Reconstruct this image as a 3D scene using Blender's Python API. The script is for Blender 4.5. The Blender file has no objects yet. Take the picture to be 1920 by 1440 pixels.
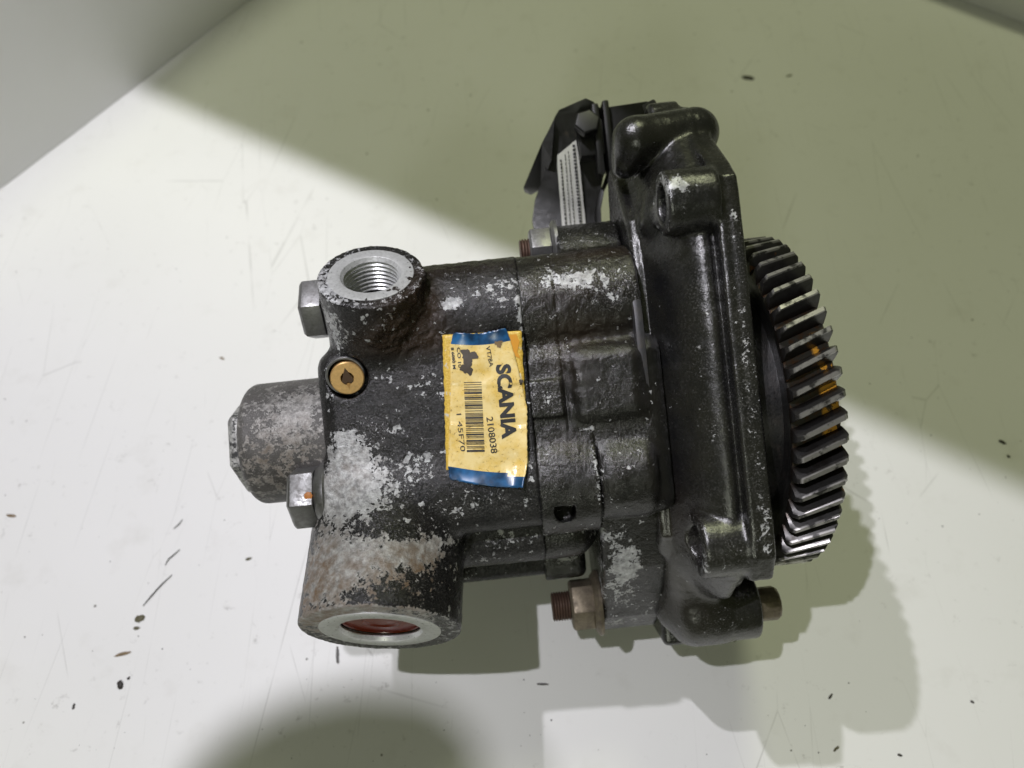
import bpy, bmesh, math, random
import numpy as np
from mathutils import Matrix, Vector, Euler
random.seed(7); rng = np.random.RandomState(7)
R = math.radians
S = 0.001                                   # all modelling below is in millimetres
TILT = 27.0                                 # camera pitch from straight down
ROT = 6.0                                   # roll of the pump axis
D = 330.0                                   # camera to pump axis
HT = 403.0                                  # camera height over the table
F = 1387.0

# ------------------------------------------------------------------ camera, world, lights
sc = bpy.context.scene
COL = sc.collection
cam_d = bpy.data.cameras.new('camera'); cam = bpy.data.objects.new('camera', cam_d); COL.objects.link(cam)
cam_d.sensor_width = 36; cam_d.lens = 26.0; cam_d.clip_start = 0.01; cam_d.clip_end = 50
cam.location = (0, 0, HT*S); cam.rotation_euler = (R(TILT), 0, 0)
cam_d.dof.use_dof = True; cam_d.dof.focus_distance = 0.285; cam_d.dof.aperture_fstop = 8.0
sc.camera = cam

w = bpy.data.worlds.new('World'); sc.world = w; w.use_nodes = True
bg = w.node_tree.nodes['Background']; bg.inputs[0].default_value = (0.64, 0.68, 0.37, 1); bg.inputs[1].default_value = 0.12

sc.view_settings.view_transform = 'Standard'; sc.view_settings.look = 'None'
sc.view_settings.exposure = 0.0; sc.view_settings.gamma = 1.0

def cam2world(v):                           # camera frame (mm) -> world (mm)
    c, s = math.cos(R(TILT)), math.sin(R(TILT))
    return Vector((v[0], v[1]*c - v[2]*s, v[1]*s + v[2]*c + HT))
def T(px, py, h=0.0):                       # point of the table (or a plane h mm above it)
    d = cam2world(((px-960)/F, -(py-720)/F, -1)) - Vector((0, 0, HT))
    t = (h-HT)/d.z
    return Vector((d.x*t, d.y*t, h))

def lamp(name, pos, target, size, power, col, spread=180):
    l = bpy.data.lights.new(name, 'AREA'); l.shape = 'DISK'; l.size = size*S; l.energy = power; l.color = col
    l.spread = R(spread)
    o = bpy.data.objects.new(name, l); COL.objects.link(o)
    o.location = Vector(pos)*S
    o.rotation_euler = (Vector(target)-Vector(pos)).to_track_quat('-Z', 'Y').to_euler()
    return o
# row of small lamps above the bench
def tn(t, n): return (t*.873+n*.488, -t*.488+n*.873)        # along / across the straight edge of the added light blockers
LAMPS = (('lamp_front', -255, -66, 3.4, 11, 650), ('lamp_side', -455, 262, 4.0, 16, 520))
for nm, t_, n_, p_, s_, h_ in LAMPS:
    lamp(nm, (*tn(t_, n_), 900), (0, 60, 0), s_, p_, (1.0, 0.975, 1.06))

lamp('fill_lamp', (250, 1450, 1950), (50, 150, 0), 450, 11.5, (0.96, 1.0, 0.62))  # added greenish fill, high behind the bench, to lift the shade
lamp('front_lamp_low', (-150, -850, 850), (0, 80, 40), 160, 1.7, (0.97, 1.0, 0.84))

# ------------------------------------------------------------------ helpers
def mesh_obj(name, verts, faces, mat, parent=None, smooth=True, attrs=None, edges=()):
    me = bpy.data.meshes.new(name)
    if isinstance(verts, np.ndarray) and isinstance(faces, np.ndarray):
        n = len(faces); k = faces.shape[1]
        me.vertices.add(len(verts)); me.vertices.foreach_set('co', (verts*S).astype(np.float32).ravel())
        me.loops.add(n*k); me.loops.foreach_set('vertex_index', faces.astype(np.int32).ravel())
        me.polygons.add(n); me.polygons.foreach_set('loop_start', np.arange(0, n*k, k, dtype=np.int32))
        me.update(calc_edges=True)
    else:
        me.from_pydata([tuple(c*S for c in v) for v in verts], list(edges), faces); me.update()
    if attrs:
        for an, av in attrs.items():
            a = me.attributes.new(an, 'FLOAT', 'POINT'); a.data.foreach_set('value', av.astype(np.float32))
    for m in (mat if isinstance(mat, (list, tuple)) else [mat]):
        me.materials.append(m)
    if smooth: me.shade_smooth()
    o = bpy.data.objects.new(name, me); COL.objects.link(o)
    if parent: o.parent = parent
    return o
def sharp(o, deg=35):
    o.data.shade_smooth(); o.data.set_sharp_from_angle(angle=R(deg)); return o
def tag(o, label=None, cat=None, group=None, kind=None):
    if label: o['label'] = label
    if cat: o['category'] = cat
    if group: o['group'] = group
    if kind: o['kind'] = kind
    return o

def basis(ax, up=(0, 0, 1)):                # matrix whose z column is ax
    z = Vector(ax).normalized(); u = Vector(up)
    if abs(z.dot(u)) > .95: u = Vector((0, 1, 0))
    x = u.cross(z).normalized(); y = z.cross(x)
    return Matrix((x, y, z)).transposed()
def lathe(name, prof, org, ax, mat, parent, seg=72, closed=False, wob=0, up=(0, 0, 1), deg=30, mids=None):
    M = basis(ax, up); org = Vector(org); V = []; Fc = []
    for i, (r, h) in enumerate(prof):
        for k in range(seg):
            a = 2*math.pi*k/seg
            V.append(org + M @ Vector((r*math.cos(a), r*math.sin(a), h)))
    n = len(prof)
    for i in range(n-1 if not closed else n):
        for k in range(seg):
            a, b = i*seg+k, i*seg+(k+1) % seg; j = (i+1) % n
            Fc.append((a, b, j*seg+(k+1) % seg, j*seg+k))
    if prof[0][0] > 1e-6 and not closed and mids == 'caps':
        Fc.append(tuple(range(seg))[::-1]); Fc.append(tuple((n-1)*seg+k for k in range(seg)))
    o = mesh_obj(name, V, Fc, mat, parent)
    bm = bmesh.new(); bm.from_mesh(o.data); bmesh.ops.remove_doubles(bm, verts=bm.verts, dist=1e-6)
    bmesh.ops.recalc_face_normals(bm, faces=bm.faces); bm.to_mesh(o.data); bm.free()
    return sharp(o, deg)
def finish(o, bev=0.6, seg=2, deg=35):
    bm = bmesh.new(); bm.from_mesh(o.data); bmesh.ops.recalc_face_normals(bm, faces=bm.faces)
    if bev:
        es = [e for e in bm.edges if len(e.link_faces) == 2 and e.calc_face_angle() > R(28)]
        bmesh.ops.bevel(bm, geom=es, offset=bev*S, segments=seg, affect='EDGES', profile=.6)
    bm.to_mesh(o.data); bm.free(); return sharp(o, deg)
def hexhead(name, org, ax, r, h, mat, parent, rot=0, dome=1.0, n=6, bev=.5):
    """hexagon head standing on org, growing h along ax, chamfered top"""
    M = basis(ax); org = Vector(org); V = []; Fc = []
    for (rr, hh) in ((r, 0), (r, h-dome), (r*.88, h)):
        for k in range(n):
            a = 2*math.pi*k/n + R(rot)
            V.append(org + M @ Vector((rr*math.cos(a), rr*math.sin(a), hh)))
    for i in range(2):
        for k in range(n):
            Fc.append((i*n+k, i*n+(k+1) % n, (i+1)*n+(k+1) % n, (i+1)*n+k))
    Fc.append(tuple(range(n))[::-1]); Fc.append(tuple(2*n+k for k in range(n)))
    return finish(mesh_obj(name, V, Fc, mat, parent), bev)
def prism(name, poly, M, t, mat, parent, bev=.5):
    """polygon poly (2D) extruded by t along the local z of matrix M (4x4, mm)"""
    n = len(poly); V = [M @ Vector((x, y, 0)) for x, y in poly] + [M @ Vector((x, y, t)) for x, y in poly]
    Fc = [tuple(range(n))[::-1], tuple(range(n, 2*n))] + [(k, (k+1) % n, n+(k+1) % n, n+k) for k in range(n)]
    return finish(mesh_obj(name, V, Fc, mat, parent), bev)

# ------------------------------------------------------------------ materials
def mat_base(name):
    m = bpy.data.materials.new(name); m.use_nodes = True; nt = m.node_tree
    return m, nt, nt.nodes['Principled BSDF']
class NB:
    def __init__(s, nt): s.nt = nt
    def n(s, t, **k):
        nd = s.nt.nodes.new(t)
        for a, b in k.items(): setattr(nd, a, b)
        return nd
    def l(s, a, b): s.nt.links.new(a, b)
    def val(s, inp, v):
        if hasattr(v, 'links'): s.l(v, inp)
        else: inp.default_value = v
    def math(s, op, a, b=0.0, c=0.0, clamp=False):
        nd = s.n('ShaderNodeMath', operation=op, use_clamp=clamp)
        s.val(nd.inputs[0], a); s.val(nd.inputs[1], b)
        if op in ('MULTIPLY_ADD',): s.val(nd.inputs[2], c)
        return nd.outputs[0]
    def coords(s, kind='Object'):
        return s.n('ShaderNodeTexCoord').outputs[kind]
    def noise(s, vec, scale, detail=5, rough=.6, dist=0.0):
        nd = s.n('ShaderNodeTexNoise'); s.l(vec, nd.inputs['Vector'])
        nd.inputs['Scale'].default_value = scale; nd.inputs['Detail'].default_value = detail
        nd.inputs['Roughness'].default_value = rough; nd.inputs['Distortion'].default_value = dist
        return nd.outputs[0]
    def voro(s, vec, scale, feat='F1'):
        nd = s.n('ShaderNodeTexVoronoi', feature=feat); s.l(vec, nd.inputs['Vector']); nd.inputs['Scale'].default_value = scale
        return nd
    def stretch(s, vec, sx, sy, sz, rot=(0, 0, 0)):
        nd = s.n('ShaderNodeMapping'); s.l(vec, nd.inputs[0]); nd.inputs['Scale'].default_value = (sx, sy, sz)
        nd.inputs['Rotation'].default_value = rot
        return nd.outputs[0]
    def mapr(s, v, a, b, c=0.0, d=1.0, smooth=False):
        nd = s.n('ShaderNodeMapRange'); s.val(nd.inputs[0], v)
        if smooth: nd.interpolation_type = 'SMOOTHSTEP'
        for i, x in enumerate((a, b, c, d)): s.val(nd.inputs[i+1], x)
        return nd.outputs[0]
    def mix(s, f, a, b):
        nd = s.n('ShaderNodeMix', data_type='RGBA'); s.val(nd.inputs[0], f)
        for i, x in ((6, a), (7, b)):
            if hasattr(x, 'links'): s.l(x, nd.inputs[i])
            else: nd.inputs[i].default_value = (*x, 1)
        return nd.outputs[2]
    def mixf(s, f, a, b):
        nd = s.n('ShaderNodeMix', data_type='FLOAT'); s.val(nd.inputs[0], f); s.val(nd.inputs[2], a); s.val(nd.inputs[3], b)
        return nd.outputs[0]
    def attr(s, name):
        return s.n('ShaderNodeAttribute', attribute_name=name).outputs['Fac']
    def bump(s, h, strength, dist, prev=None):
        nd = s.n('ShaderNodeBump'); nd.inputs['Strength'].default_value = strength; nd.inputs['Distance'].default_value = dist
        s.val(nd.inputs['Height'], h)
        if prev: s.l(prev, nd.inputs['Normal'])
        return nd.outputs[0]

def cast_paint(name, paint=(0.006, 0.006, 0.007), paint2=(0.014, 0.013, 0.013), grain=1.0, rough=(.20, .34), bare=(.62, .63, .64), specks=1.0, gscale=900., grit=.18, spec=.36):
    m, nt, P = mat_base(name); b = NB(nt); v = b.coords()
    chip, rust, wet = b.attr('chip'), b.attr('rust'), b.attr('wet')
    n1 = b.noise(v, 260, 8, .62, .4); n2 = b.noise(v, 900, 4, .6, .6); n3 = b.noise(v, 70, 4, .5)
    nn = b.math('ADD', b.math('MULTIPLY', n1, .62), b.math('MULTIPLY', n2, .38))
    e = b.math('ADD', b.math('MULTIPLY', chip, 1.25), b.math('MULTIPLY', b.math('SUBTRACT', nn, .5), 3.0))
    mask = b.mapr(e, .60, .66)
    # tiny isolated flakes of missing paint
    vv = b.n('ShaderNodeVectorMath', operation='MULTIPLY_ADD'); nz = b.n('ShaderNodeTexNoise'); b.l(v, nz.inputs['Vector']); nz.inputs['Scale'].default_value = 700
    b.l(nz.outputs['Color'], vv.inputs[0]); vv.inputs[1].default_value = (.0042,)*3; b.l(v, vv.inputs[2])
    vo = b.voro(vv.outputs[0], 400); rs = b.n('ShaderNodeSeparateColor'); b.l(vo.outputs['Color'], rs.inputs[0])
    zone = b.math('ADD', b.mapr(n3, .38, .60), chip, clamp=True)
    fl = b.math('LESS_THAN', vo.outputs['Distance'], b.math('MULTIPLY', b.mapr(rs.outputs[0], .60, 1, 0, .46), b.math('MULTIPLY', zone, specks)))
    sp = b.mapr(b.noise(v, 620, 2, .5, 1.2), .735-.0, .76)
    spz = b.mapr(n3, .50, .62)
    mask = b.math('MAXIMUM', mask, b.math('MULTIPLY', b.math('MULTIPLY', sp, spz), specks), clamp=True)
    mask = b.math('MAXIMUM', mask, fl)
    fine = b.noise(v, gscale, 3, .7); fine2 = b.noise(v, gscale*2.4, 2, .6)
    pc = b.mix(b.mapr(n3, .35, .7), paint, paint2)
    pc = b.mix(b.math('MULTIPLY', wet, .85, clamp=True), pc, (0.032, 0.018, 0.010))
    dusty = b.math('MULTIPLY', b.mapr(b.math('ADD', b.math('MULTIPLY', nn, .7), b.math('MULTIPLY', fine2, .3)), .54, .68), .03)
    pc = b.mix(dusty, pc, (.16, .155, .145))
    gsel = b.math('ADD', b.math('MULTIPLY', b.mapr(b.noise(v, 45, 3, .6), .46, .62), grit), b.math('MULTIPLY', chip, .9), clamp=True)
    gn = b.math('MULTIPLY', b.mapr(b.noise(v, 1500, 3, .65), .55, .66), gsel, clamp=True)
    pc = b.mix(gn, pc, (.21, .205, .20))
    bc = b.mix(b.mapr(b.noise(v, 420, 6, .7), .38, .66), tuple(c*.36 for c in bare), bare)
    bc = b.mix(b.math('MULTIPLY', b.mapr(b.noise(v, 130, 5, .6), .5, .75), .4), bc, (.16, .14, .12))
    bc = b.mix(b.math('MULTIPLY', rust, b.mapr(n1, .3, .62), clamp=True), bc, (.17, .11, .065))
    b.l(b.mix(mask, pc, bc), P.inputs['Base Color'])
    b.val(P.inputs['Metallic'], b.math('MULTIPLY', mask, b.mixf(rust, .22, .05)))
    rp = b.mapr(b.noise(v, 330, 4, .6), .3, .7, rough[0], rough[1])
    rp = b.mixf(b.math('MULTIPLY', wet, .9, clamp=True), rp, .13)
    b.val(P.inputs['Roughness'], b.mixf(mask, rp, .42))
    P.inputs['Specular IOR Level'].default_value = spec
    h = b.math('ADD', b.math('MULTIPLY', fine, 1.0), b.math('MULTIPLY', fine2, .3))
    h = b.math('ADD', h, b.math('MULTIPLY', wet, b.math('MULTIPLY', n1, 5.0)))
    nb = b.bump(h, min(1, .85*grain), .00042*grain)
    nb = b.bump(b.math('MULTIPLY', mask, -1), .6, .00012, nb)
    nb = b.bump(n3, .35, .0018, nb)
    b.l(nb, P.inputs['Normal'])
    return m
def metal(name, col, rough=.35, metallic=.8, dirt=.4, dcol=(.05, .042, .035), scale=300, bump=.25, bd=.0001, thr=(.45, .68)):
    m, nt, P = mat_base(name); b = NB(nt); v = b.coords()
    n1 = b.noise(v, scale, 6, .65, .3); n2 = b.noise(v, scale*4, 3, .6)
    f = b.math('MULTIPLY', b.mapr(n1, thr[0], thr[1]), dirt)
    b.l(b.mix(f, b.mix(b.mapr(n2, .3, .7), tuple(c*.8 for c in col), col), dcol), P.inputs['Base Color'])
    b.val(P.inputs['Metallic'], b.math('MULTIPLY_ADD', f, -metallic*.8, metallic))
    b.val(P.inputs['Roughness'], b.math('ADD', b.mapr(n2, .3, .7, rough*.75, rough*1.25), b.math('MULTIPLY', f, .2)))
    b.l(b.bump(b.math('ADD', n2, n1), bump, bd), P.inputs['Normal'])
    return m
def plain(name, col, rough=.5, metallic=0, bump=0, scale=800, var=.0):
    m, nt, P = mat_base(name); b = NB(nt); v = b.coords()
    P.inputs['Roughness'].default_value = rough; P.inputs['Metallic'].default_value = metallic
    n = b.noise(v, scale, 4, .6)
    b.l(b.mix(b.mapr(n, .35, .7), tuple(c*(1-var) for c in col), col), P.inputs['Base Color'])
    if bump: b.l(b.bump(n, bump, .0001), P.inputs['Normal'])
    return m

M_rear = cast_paint('chipped_black_paint')
M_mid = cast_paint('grainy_oily_paint', paint=(.005, .005, .005), paint2=(.011, .010, .009), grain=.95, rough=(.16, .27), gscale=900, grit=.28, spec=.6, specks=.7)
M_cover = cast_paint('satin_black_casting', paint=(.006, .006, .0065), paint2=(.013, .0125, .010), grain=.6, rough=(.22, .31), specks=.35, gscale=1100, grit=.16, spec=.95)
M_steel = metal('worn_steel', (.25, .25, .25), .38, .85, .5)
M_dsteel = metal('dark_steel', (.10, .10, .105), .42, .7, .5)
M_zinc = metal('yellow_zinc', (.23, .195, .14), .40, .75, .75, (.05, .035, .025), 260)
M_alu = metal('machined_aluminium', (.66, .67, .67), .34, .5, .3, (.15, .14, .13), 220, .12, thr=(.5, .75))
M_knob = None
M_gear = metal('oiled_gear_steel', (.115, .11, .108), .25, .85, .6, (.03, .022, .018), 350, .15)
M_gearweb = metal('dark_gear_web', (.012, .012, .012), .35, .3, .3, (.03, .02, .015), 300, .5)
M_red = plain('red_plastic', (.17, .02, .008), .25, 0)
M_black = plain('matte_black_steel', (.007, .007, .007), .42, .0, .3, 500, .3)
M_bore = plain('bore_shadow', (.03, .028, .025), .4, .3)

# ------------------------------------------------------------------ signed-distance castings
def surface(f, lo, hi, h):
    """surface nets over field f(X,Y,Z) < 0 inside"""
    ax = [np.arange(lo[i]-2*h, hi[i]+2*h, h, dtype=np.float32) for i in range(3)]
    X, Y, Z = np.meshgrid(*ax, indexing='ij', sparse=True)
    V = f(X, Y, Z).astype(np.float32); V = np.broadcast_to(V, (len(ax[0]), len(ax[1]), len(ax[2]))).copy()
    V[0], V[-1] = 1, 1; V[:, 0], V[:, -1] = 1, 1; V[:, :, 0], V[:, :, -1] = 1, 1
    ins = V < 0
    n = V.shape; cs = tuple(k-1 for k in n)
    cnt = np.zeros(cs, np.int8)
    for a in (0, 1):
        for b_ in (0, 1):
            for c in (0, 1):
                cnt += ins[a:a+cs[0], b_:b_+cs[1], c:c+cs[2]]
    act = np.argwhere((cnt > 0) & (cnt < 8))
    idx = -np.ones(cs, np.int32); idx[tuple(act.T)] = np.arange(len(act))
    acc = np.zeros((len(act), 3)); k = np.zeros(len(act))
    corners = [(a, b_, c) for a in (0, 1) for b_ in (0, 1) for c in (0, 1)]
    for i, p in enumerate(corners):
        for q in corners[i+1:]:
            if sum(abs(p[j]-q[j]) for j in range(3)) != 1: continue
            va = V[act[:, 0]+p[0], act[:, 1]+p[1], act[:, 2]+p[2]]; vb = V[act[:, 0]+q[0], act[:, 1]+q[1], act[:, 2]+q[2]]
            c = (va < 0) != (vb < 0); t = np.where(c, va/np.where(va == vb, 1, va-vb), 0)
            pt = np.array(p)[None]+t[:, None]*(np.array(q)-np.array(p))[None]
            acc += np.where(c[:, None], pt, 0); k += c
    P = (act + acc/k[:, None])*h + np.array([ax[0][0], ax[1][0], ax[2][0]])
    Fs = []
    for d in range(3):
        e1, e2 = [(1, 2), (2, 0), (0, 1)][d]
        sl0 = [slice(1, n[j]-1) for j in range(3)]; sl1 = list(sl0)
        sl0[d] = slice(0, n[d]-1); sl1[d] = slice(1, n[d])
        A, B = ins[tuple(sl0)], ins[tuple(sl1)]
        for flip, msk in ((False, A & ~B), (True, ~A & B)):
            g = np.argwhere(msk)
            off = np.array([1, 1, 1]); off[d] = 0; g = g+off
            def at(o1, o2):
                gg = g.copy(); gg[:, e1] -= o1; gg[:, e2] -= o2
                return idx[gg[:, 0], gg[:, 1], gg[:, 2]]
            q = np.stack([at(1, 1), at(0, 1), at(0, 0), at(1, 0)], 1)
            Fs.append(q[:, ::-1] if flip else q)
    return P, np.concatenate(Fs)
def smin(a, b_, k):
    h = np.clip(.5+.5*(b_-a)/k, 0, 1); return b_*(1-h)+a*h-k*h*(1-h)
def smax(a, b_, k): return -smin(-a, -b_, k)
def box(X, Y, Z, lo, hi, r=2.0):
    c = [(lo[i]+hi[i])/2 for i in range(3)]; hf = [(hi[i]-lo[i])/2-r for i in range(3)]
    qx, qy, qz = abs(X-c[0])-hf[0], abs(Y-c[1])-hf[1], abs(Z-c[2])-hf[2]
    return np.sqrt(np.maximum(qx, 0)**2+np.maximum(qy, 0)**2+np.maximum(qz, 0)**2)+np.minimum(np.maximum(np.maximum(qx, qy), qz), 0)-r
def cyl(X, Y, Z, p0, p1, r, rnd=1.0, r2=None):
    p0 = np.array(p0, float); d = np.array(p1, float)-p0; L_ = np.linalg.norm(d); d = d/L_
    t = (X-p0[0])*d[0]+(Y-p0[1])*d[1]+(Z-p0[2])*d[2]
    rr2 = (X-p0[0])**2+(Y-p0[1])**2+(Z-p0[2])**2-t*t
    q = np.sqrt(np.maximum(rr2, 0))
    R_ = r if r2 is None else r+(r2-r)*np.clip(t/L_, 0, 1)
    a = q-(R_-rnd); b_ = abs(t-L_/2)-(L_/2-rnd)
    return np.sqrt(np.maximum(a, 0)**2+np.maximum(b_, 0)**2)+np.minimum(np.maximum(a, b_), 0)-rnd
def capsule(X, Y, Z, p0, p1, r0, r1):
    p0 = np.array(p0, float); d = np.array(p1, float)-p0; LL = (d**2).sum()
    t = np.clip(((X-p0[0])*d[0]+(Y-p0[1])*d[1]+(Z-p0[2])*d[2])/LL, 0, 1)
    return np.sqrt((X-p0[0]-t*d[0])**2+(Y-p0[1]-t*d[1])**2+(Z-p0[2]-t*d[2])**2)-(r0+(r1-r0)*t)
def poly2(Y, Z, P):
    """2D polygon distance (Y,Z may broadcast)"""
    P = np.array(P, float); n = len(P); d = None; s = None
    for i in range(n):
        a, b_ = P[i], P[(i+1) % n]; e = b_-a
        wy, wz = Y-a[0], Z-a[1]
        t = np.clip((wy*e[0]+wz*e[1])/(e@e), 0, 1)
        dd = (wy-t*e[0])**2+(wz-t*e[1])**2
        c1 = Z >= a[1]; c2 = Z < b_[1]; c3 = e[0]*wz > e[1]*wy
        fl = (c1 & c2 & c3) | (~c1 & ~c2 & ~c3)
        if d is None: d = dd; s = fl
        else: d = np.minimum(d, dd); s = s ^ fl
    return np.where(s, -1, 1)*np.sqrt(d)
def slab(d2, X, x0, x1, r=1.5):
    a = d2+r; b_ = abs(X-(x0+x1)/2)-((x1-x0)/2-r)
    return np.sqrt(np.maximum(a, 0)**2+np.maximum(b_, 0)**2)+np.minimum(np.maximum(a, b_), 0)-r

_c, _s = math.cos(R(ROT)), math.sin(R(ROT))
Y0 = -18.8
def L(px, py, z):                           # point of the pump (its own frame, mm) from where it is seen and its depth
    s = (D-z)/F; x = (px-960)*s; y = -(py-720)*s-Y0
    return Vector((x*_c+y*_s, -x*_s+y*_c, z))
def cam_dir(v):                             # direction in the camera frame -> pump frame
    return Vector((v[0]*_c+v[1]*_s, -v[0]*_s+v[1]*_c, v[2])).normalized()

def blobs(P, lst):
    """wear marks: (px, py, z, radius_along_x, radius_along_y, amount)"""
    a = np.zeros(len(P))
    for (px, py, z, rx, ry, am) in lst:
        c = L(px, py, z)
        q = ((P[:, 0]-c.x)/rx)**2+((P[:, 1]-c.y)/ry)**2+((P[:, 2]-c.z)/max(rx, ry, 14))**2
        a = a+am*np.exp(-q)
    return a

from mathutils import noise as mnoise
def relief(P, F, amt):
    """push the vertices along their normals by a crusty noise where amt > 0"""
    sel = np.nonzero(amt > .02)[0]
    nrm = np.zeros_like(P); e = np.cross(P[F[:, 2]]-P[F[:, 0]], P[F[:, 3]]-P[F[:, 1]])
    for k in range(4): np.add.at(nrm, F[:, k], e)
    nrm /= np.maximum(np.linalg.norm(nrm, axis=1), 1e-9)[:, None]
    for i in sel:
        p = Vector(P[i]); v = mnoise.noise(p*.22)*.9+mnoise.noise(p*.6)*.6+mnoise.noise(p*1.1)*.35
        P[i] += nrm[i]*v*amt[i]
    return P
root = bpy.data.objects.new('hydraulic_pump', None); COL.objects.link(root)
root.empty_display_size = .05
Mroot = Matrix.Translation(Vector((0, 0, HT))) @ Matrix.Rotation(R(TILT), 4, 'X') @ Matrix.Translation(Vector((0, Y0, -D))) @ Matrix.Rotation(R(ROT), 4, 'Z')
root.location = Mroot.to_translation()*S; root.rotation_euler = Mroot.to_euler()
tag(root, 'oily black hydraulic pump with chipped paint, yellow label and a large gear on the right', 'pump')

# ---- port frames
a1 = cam_dir((0.0, math.sin(R(46)), math.cos(R(46)))); c1 = L(695, 515, 50)
a2 = cam_dir((0.0, -math.sin(R(57)), math.cos(R(57)))); c2 = L(713, 1181, 47)
R1, R2 = 20.2, 31.0
plug_c = L(650, 708, 46)
def f_rear(X, Y, Z):
    ridge = cyl(X, Y, Z, (-60, 48, 25), (20, 48, 25), 22.5, 1)
    main = box(X, Y, Z, (-74, -38, -42), (25, 40, 45.5), 9)
    lobe = cyl(X, Y, Z, (-75, -19, 29), (20, -19, 29), 18.5, 2)
    low = box(X, Y, Z, (-66, -57, -45), (30, 10, 27), 13)
    deep = box(X, Y, Z, (-60, -70, -42), (20, -30, -6), 5)
    b1 = cyl(X, Y, Z, c1-a1*58, c1, R1, .8)
    b2 = cyl(X, Y, Z, c2-a2*62, c2, R2, .8)
    top = box(X, Y, Z, (-72, 20, -30), (-30, 64, 26), 8)
    d = smin(main, lobe, 3); d = smin(d, ridge, 5); d = smin(d, low, 4); d = smin(d, deep, 3); d = smin(d, top, 4)
    d = smin(d, b2, 4.5); d = smin(d, b1, 4)
    # recess and holes
    d = smax(d, -cyl(X, Y, Z, c1-a1*24, c1+a1*3, 11.9, .2), .3)
    d = smax(d, -cyl(X, Y, Z, c2-a2*34, c2+a2*3, 17.6, .2), .3)
    d = smax(d, -cyl(X, Y, Z, plug_c-Vector((0, 0, 10)), plug_c+Vector((0, 0, 6)), 8.1, .3), .6)
    d = smax(d, X-8.5, .05)
    return d
P_, F_ = surface(f_rear, (-95, -112, -50), (9, 88, 85), .8)
chip = blobs(P_, [(655, 860, 46, 12, 14, .85), (640, 930, 44, 11, 9, .75), (700, 930, 44, 12, 6, .5), (760, 965, 36, 13, 5, .34), (690, 960, 40, 12, 6, .35), (620, 985, 35, 10, 4, .4),
    (680, 1030, 50, 18, 7, .8), (780, 1025, 45, 18, 5, .62), (710, 1085, 55, 22, 14, .55), (620, 1110, 55, 14, 18, .7), (790, 1110, 52, 12, 14, .22),
    (845, 570, 46, 5, 3, .75), (920, 540, 44, 16, 6, .46), (960, 570, 45, 9, 3, .34), (740, 800, 46, 7, 5, .26), (790, 740, 46, 9, 16, .32), (760, 880, 46, 12, 10, .25), (700, 700, 46, 8, 5, .24), (790, 870, 46, 9, 10, .27), (890, 938, 38, 20, 5, .50),
    (625, 610, 50, 8, 16, .55), (700, 640, 55, 10, 5, .2), (978, 600, 46, 2.5, 10, .55), (900, 1045, 20, 20, 3, .32), (990, 960, 36, 6, 8, .22), (950, 1010, 28, 14, 7, .40), (620, 745, 46, 3, 3, .3), (660, 752, 46, 3, 2, .3)])
# machined faces of the two ports are bare
for cc, aa, rr in ((c1, a1, R1), (c2, a2, R2)):
    dd = (P_-np.array(cc))@np.array(aa); chip += np.where((dd > -.7) & (np.linalg.norm(P_-np.array(cc), axis=1) < rr*1.1), .34, 0)
rust = blobs(P_, [(610, 1110, 50, 14, 22, 1.2), (760, 1080, 55, 20, 14, 1.1), (690, 1120, 58, 20, 12, .4), (660, 880, 46, 12, 8, .3), (760, 600, 55, 10, 8, .5)])
wet = blobs(P_, [(770, 600, 55, 12, 12, 1.1), (720, 640, 55, 12, 5, .9), (820, 640, 46, 14, 4, .5), (840, 500, 45, 30, 4, .3), (800, 560, 50, 6, 9, .5)])
P_ = relief(P_, F_, np.clip(wet*1.5, 0, 1.6)+.16*((P_[:, 2] > 5) & (chip < .45)))
o = mesh_obj('rear_housing', P_, F_, M_rear, root, attrs=dict(chip=chip, rust=np.clip(rust, 0, 1), wet=np.clip(wet, 0, 1)))

def f_mid(X, Y, Z):
    # ring between the two joints (x 8.6 .. 22 / 32) and the body ahead of it
    ridge = cyl(X, Y, Z, (-8, 48, 25), (54, 49, 22), 22, .6)
    main = box(X, Y, Z, (-10, -38, -42), (64, 34, 43), 9)
    main = smin(main, box(X, Y, Z, (-10, -38, -42), (31.5, -6, 45.5), 9), 3)
    pad = box(X, Y, Z, (2, 4, 20), (21.6, 19, 44.6), 1.5)
    front = box(X, Y, Z, (24, 0, 0), (54, 30, 46), 6)
    lobe = cyl(X, Y, Z, (31.5, -21, 31), (55, -21, 31), 18, 5)
    lowr = cyl(X, Y, Z, (-8, -22, 26), (31.5, -22, 26), 22, .6)
    low = box(X, Y, Z, (-10, -58, -45), (32, 10, 22), 12)
    deep = box(X, Y, Z, (-8, -72, -42), (27, -30, -4), 4)
    ear1 = cyl(X, Y, Z, (27, 63, -2), (54, 63, -2), 23.5, 1.5)
    d = smin(main, ridge, 4); d = smin(d, front, 3); d = smin(d, lobe, 2); d = smin(d, lowr, 3)
    d = smin(d, low, 3); d = smin(d, deep, 2); d = smin(d, ear1, 3); d = smin(d, pad, .8)
    yz = poly2(Y, Z, [(-40, 34), (-64, 22), (-92, -2), (-104, -22), (-98, -42), (-76, -50), (-20, -44), (-20, 34)])
    ear2 = slab(yz+1.5, X, 31.8, 58.5, 2.0)
    d = smin(d, ear2, 1.2)
    # joint grooves
    g = np.maximum(abs(X-22.3)-.25, -(Y+2)); d = smax(d, -(np.maximum(g, -(np.minimum(d+.55, 9)))), .2)
    g2 = np.maximum(abs(X-31.6)-.3, (Y+2)); d = smax(d, -(np.maximum(g2, -(d+.8))), .2)
    pl = L(1058, 957, 40); d = smax(d, -cyl(X, Y, Z, pl+Vector((0, -1, -6)), pl+Vector((0, 1, 7)), 4.2, .3), .4)
    return smax(d, 7.9-X, .1)
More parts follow.
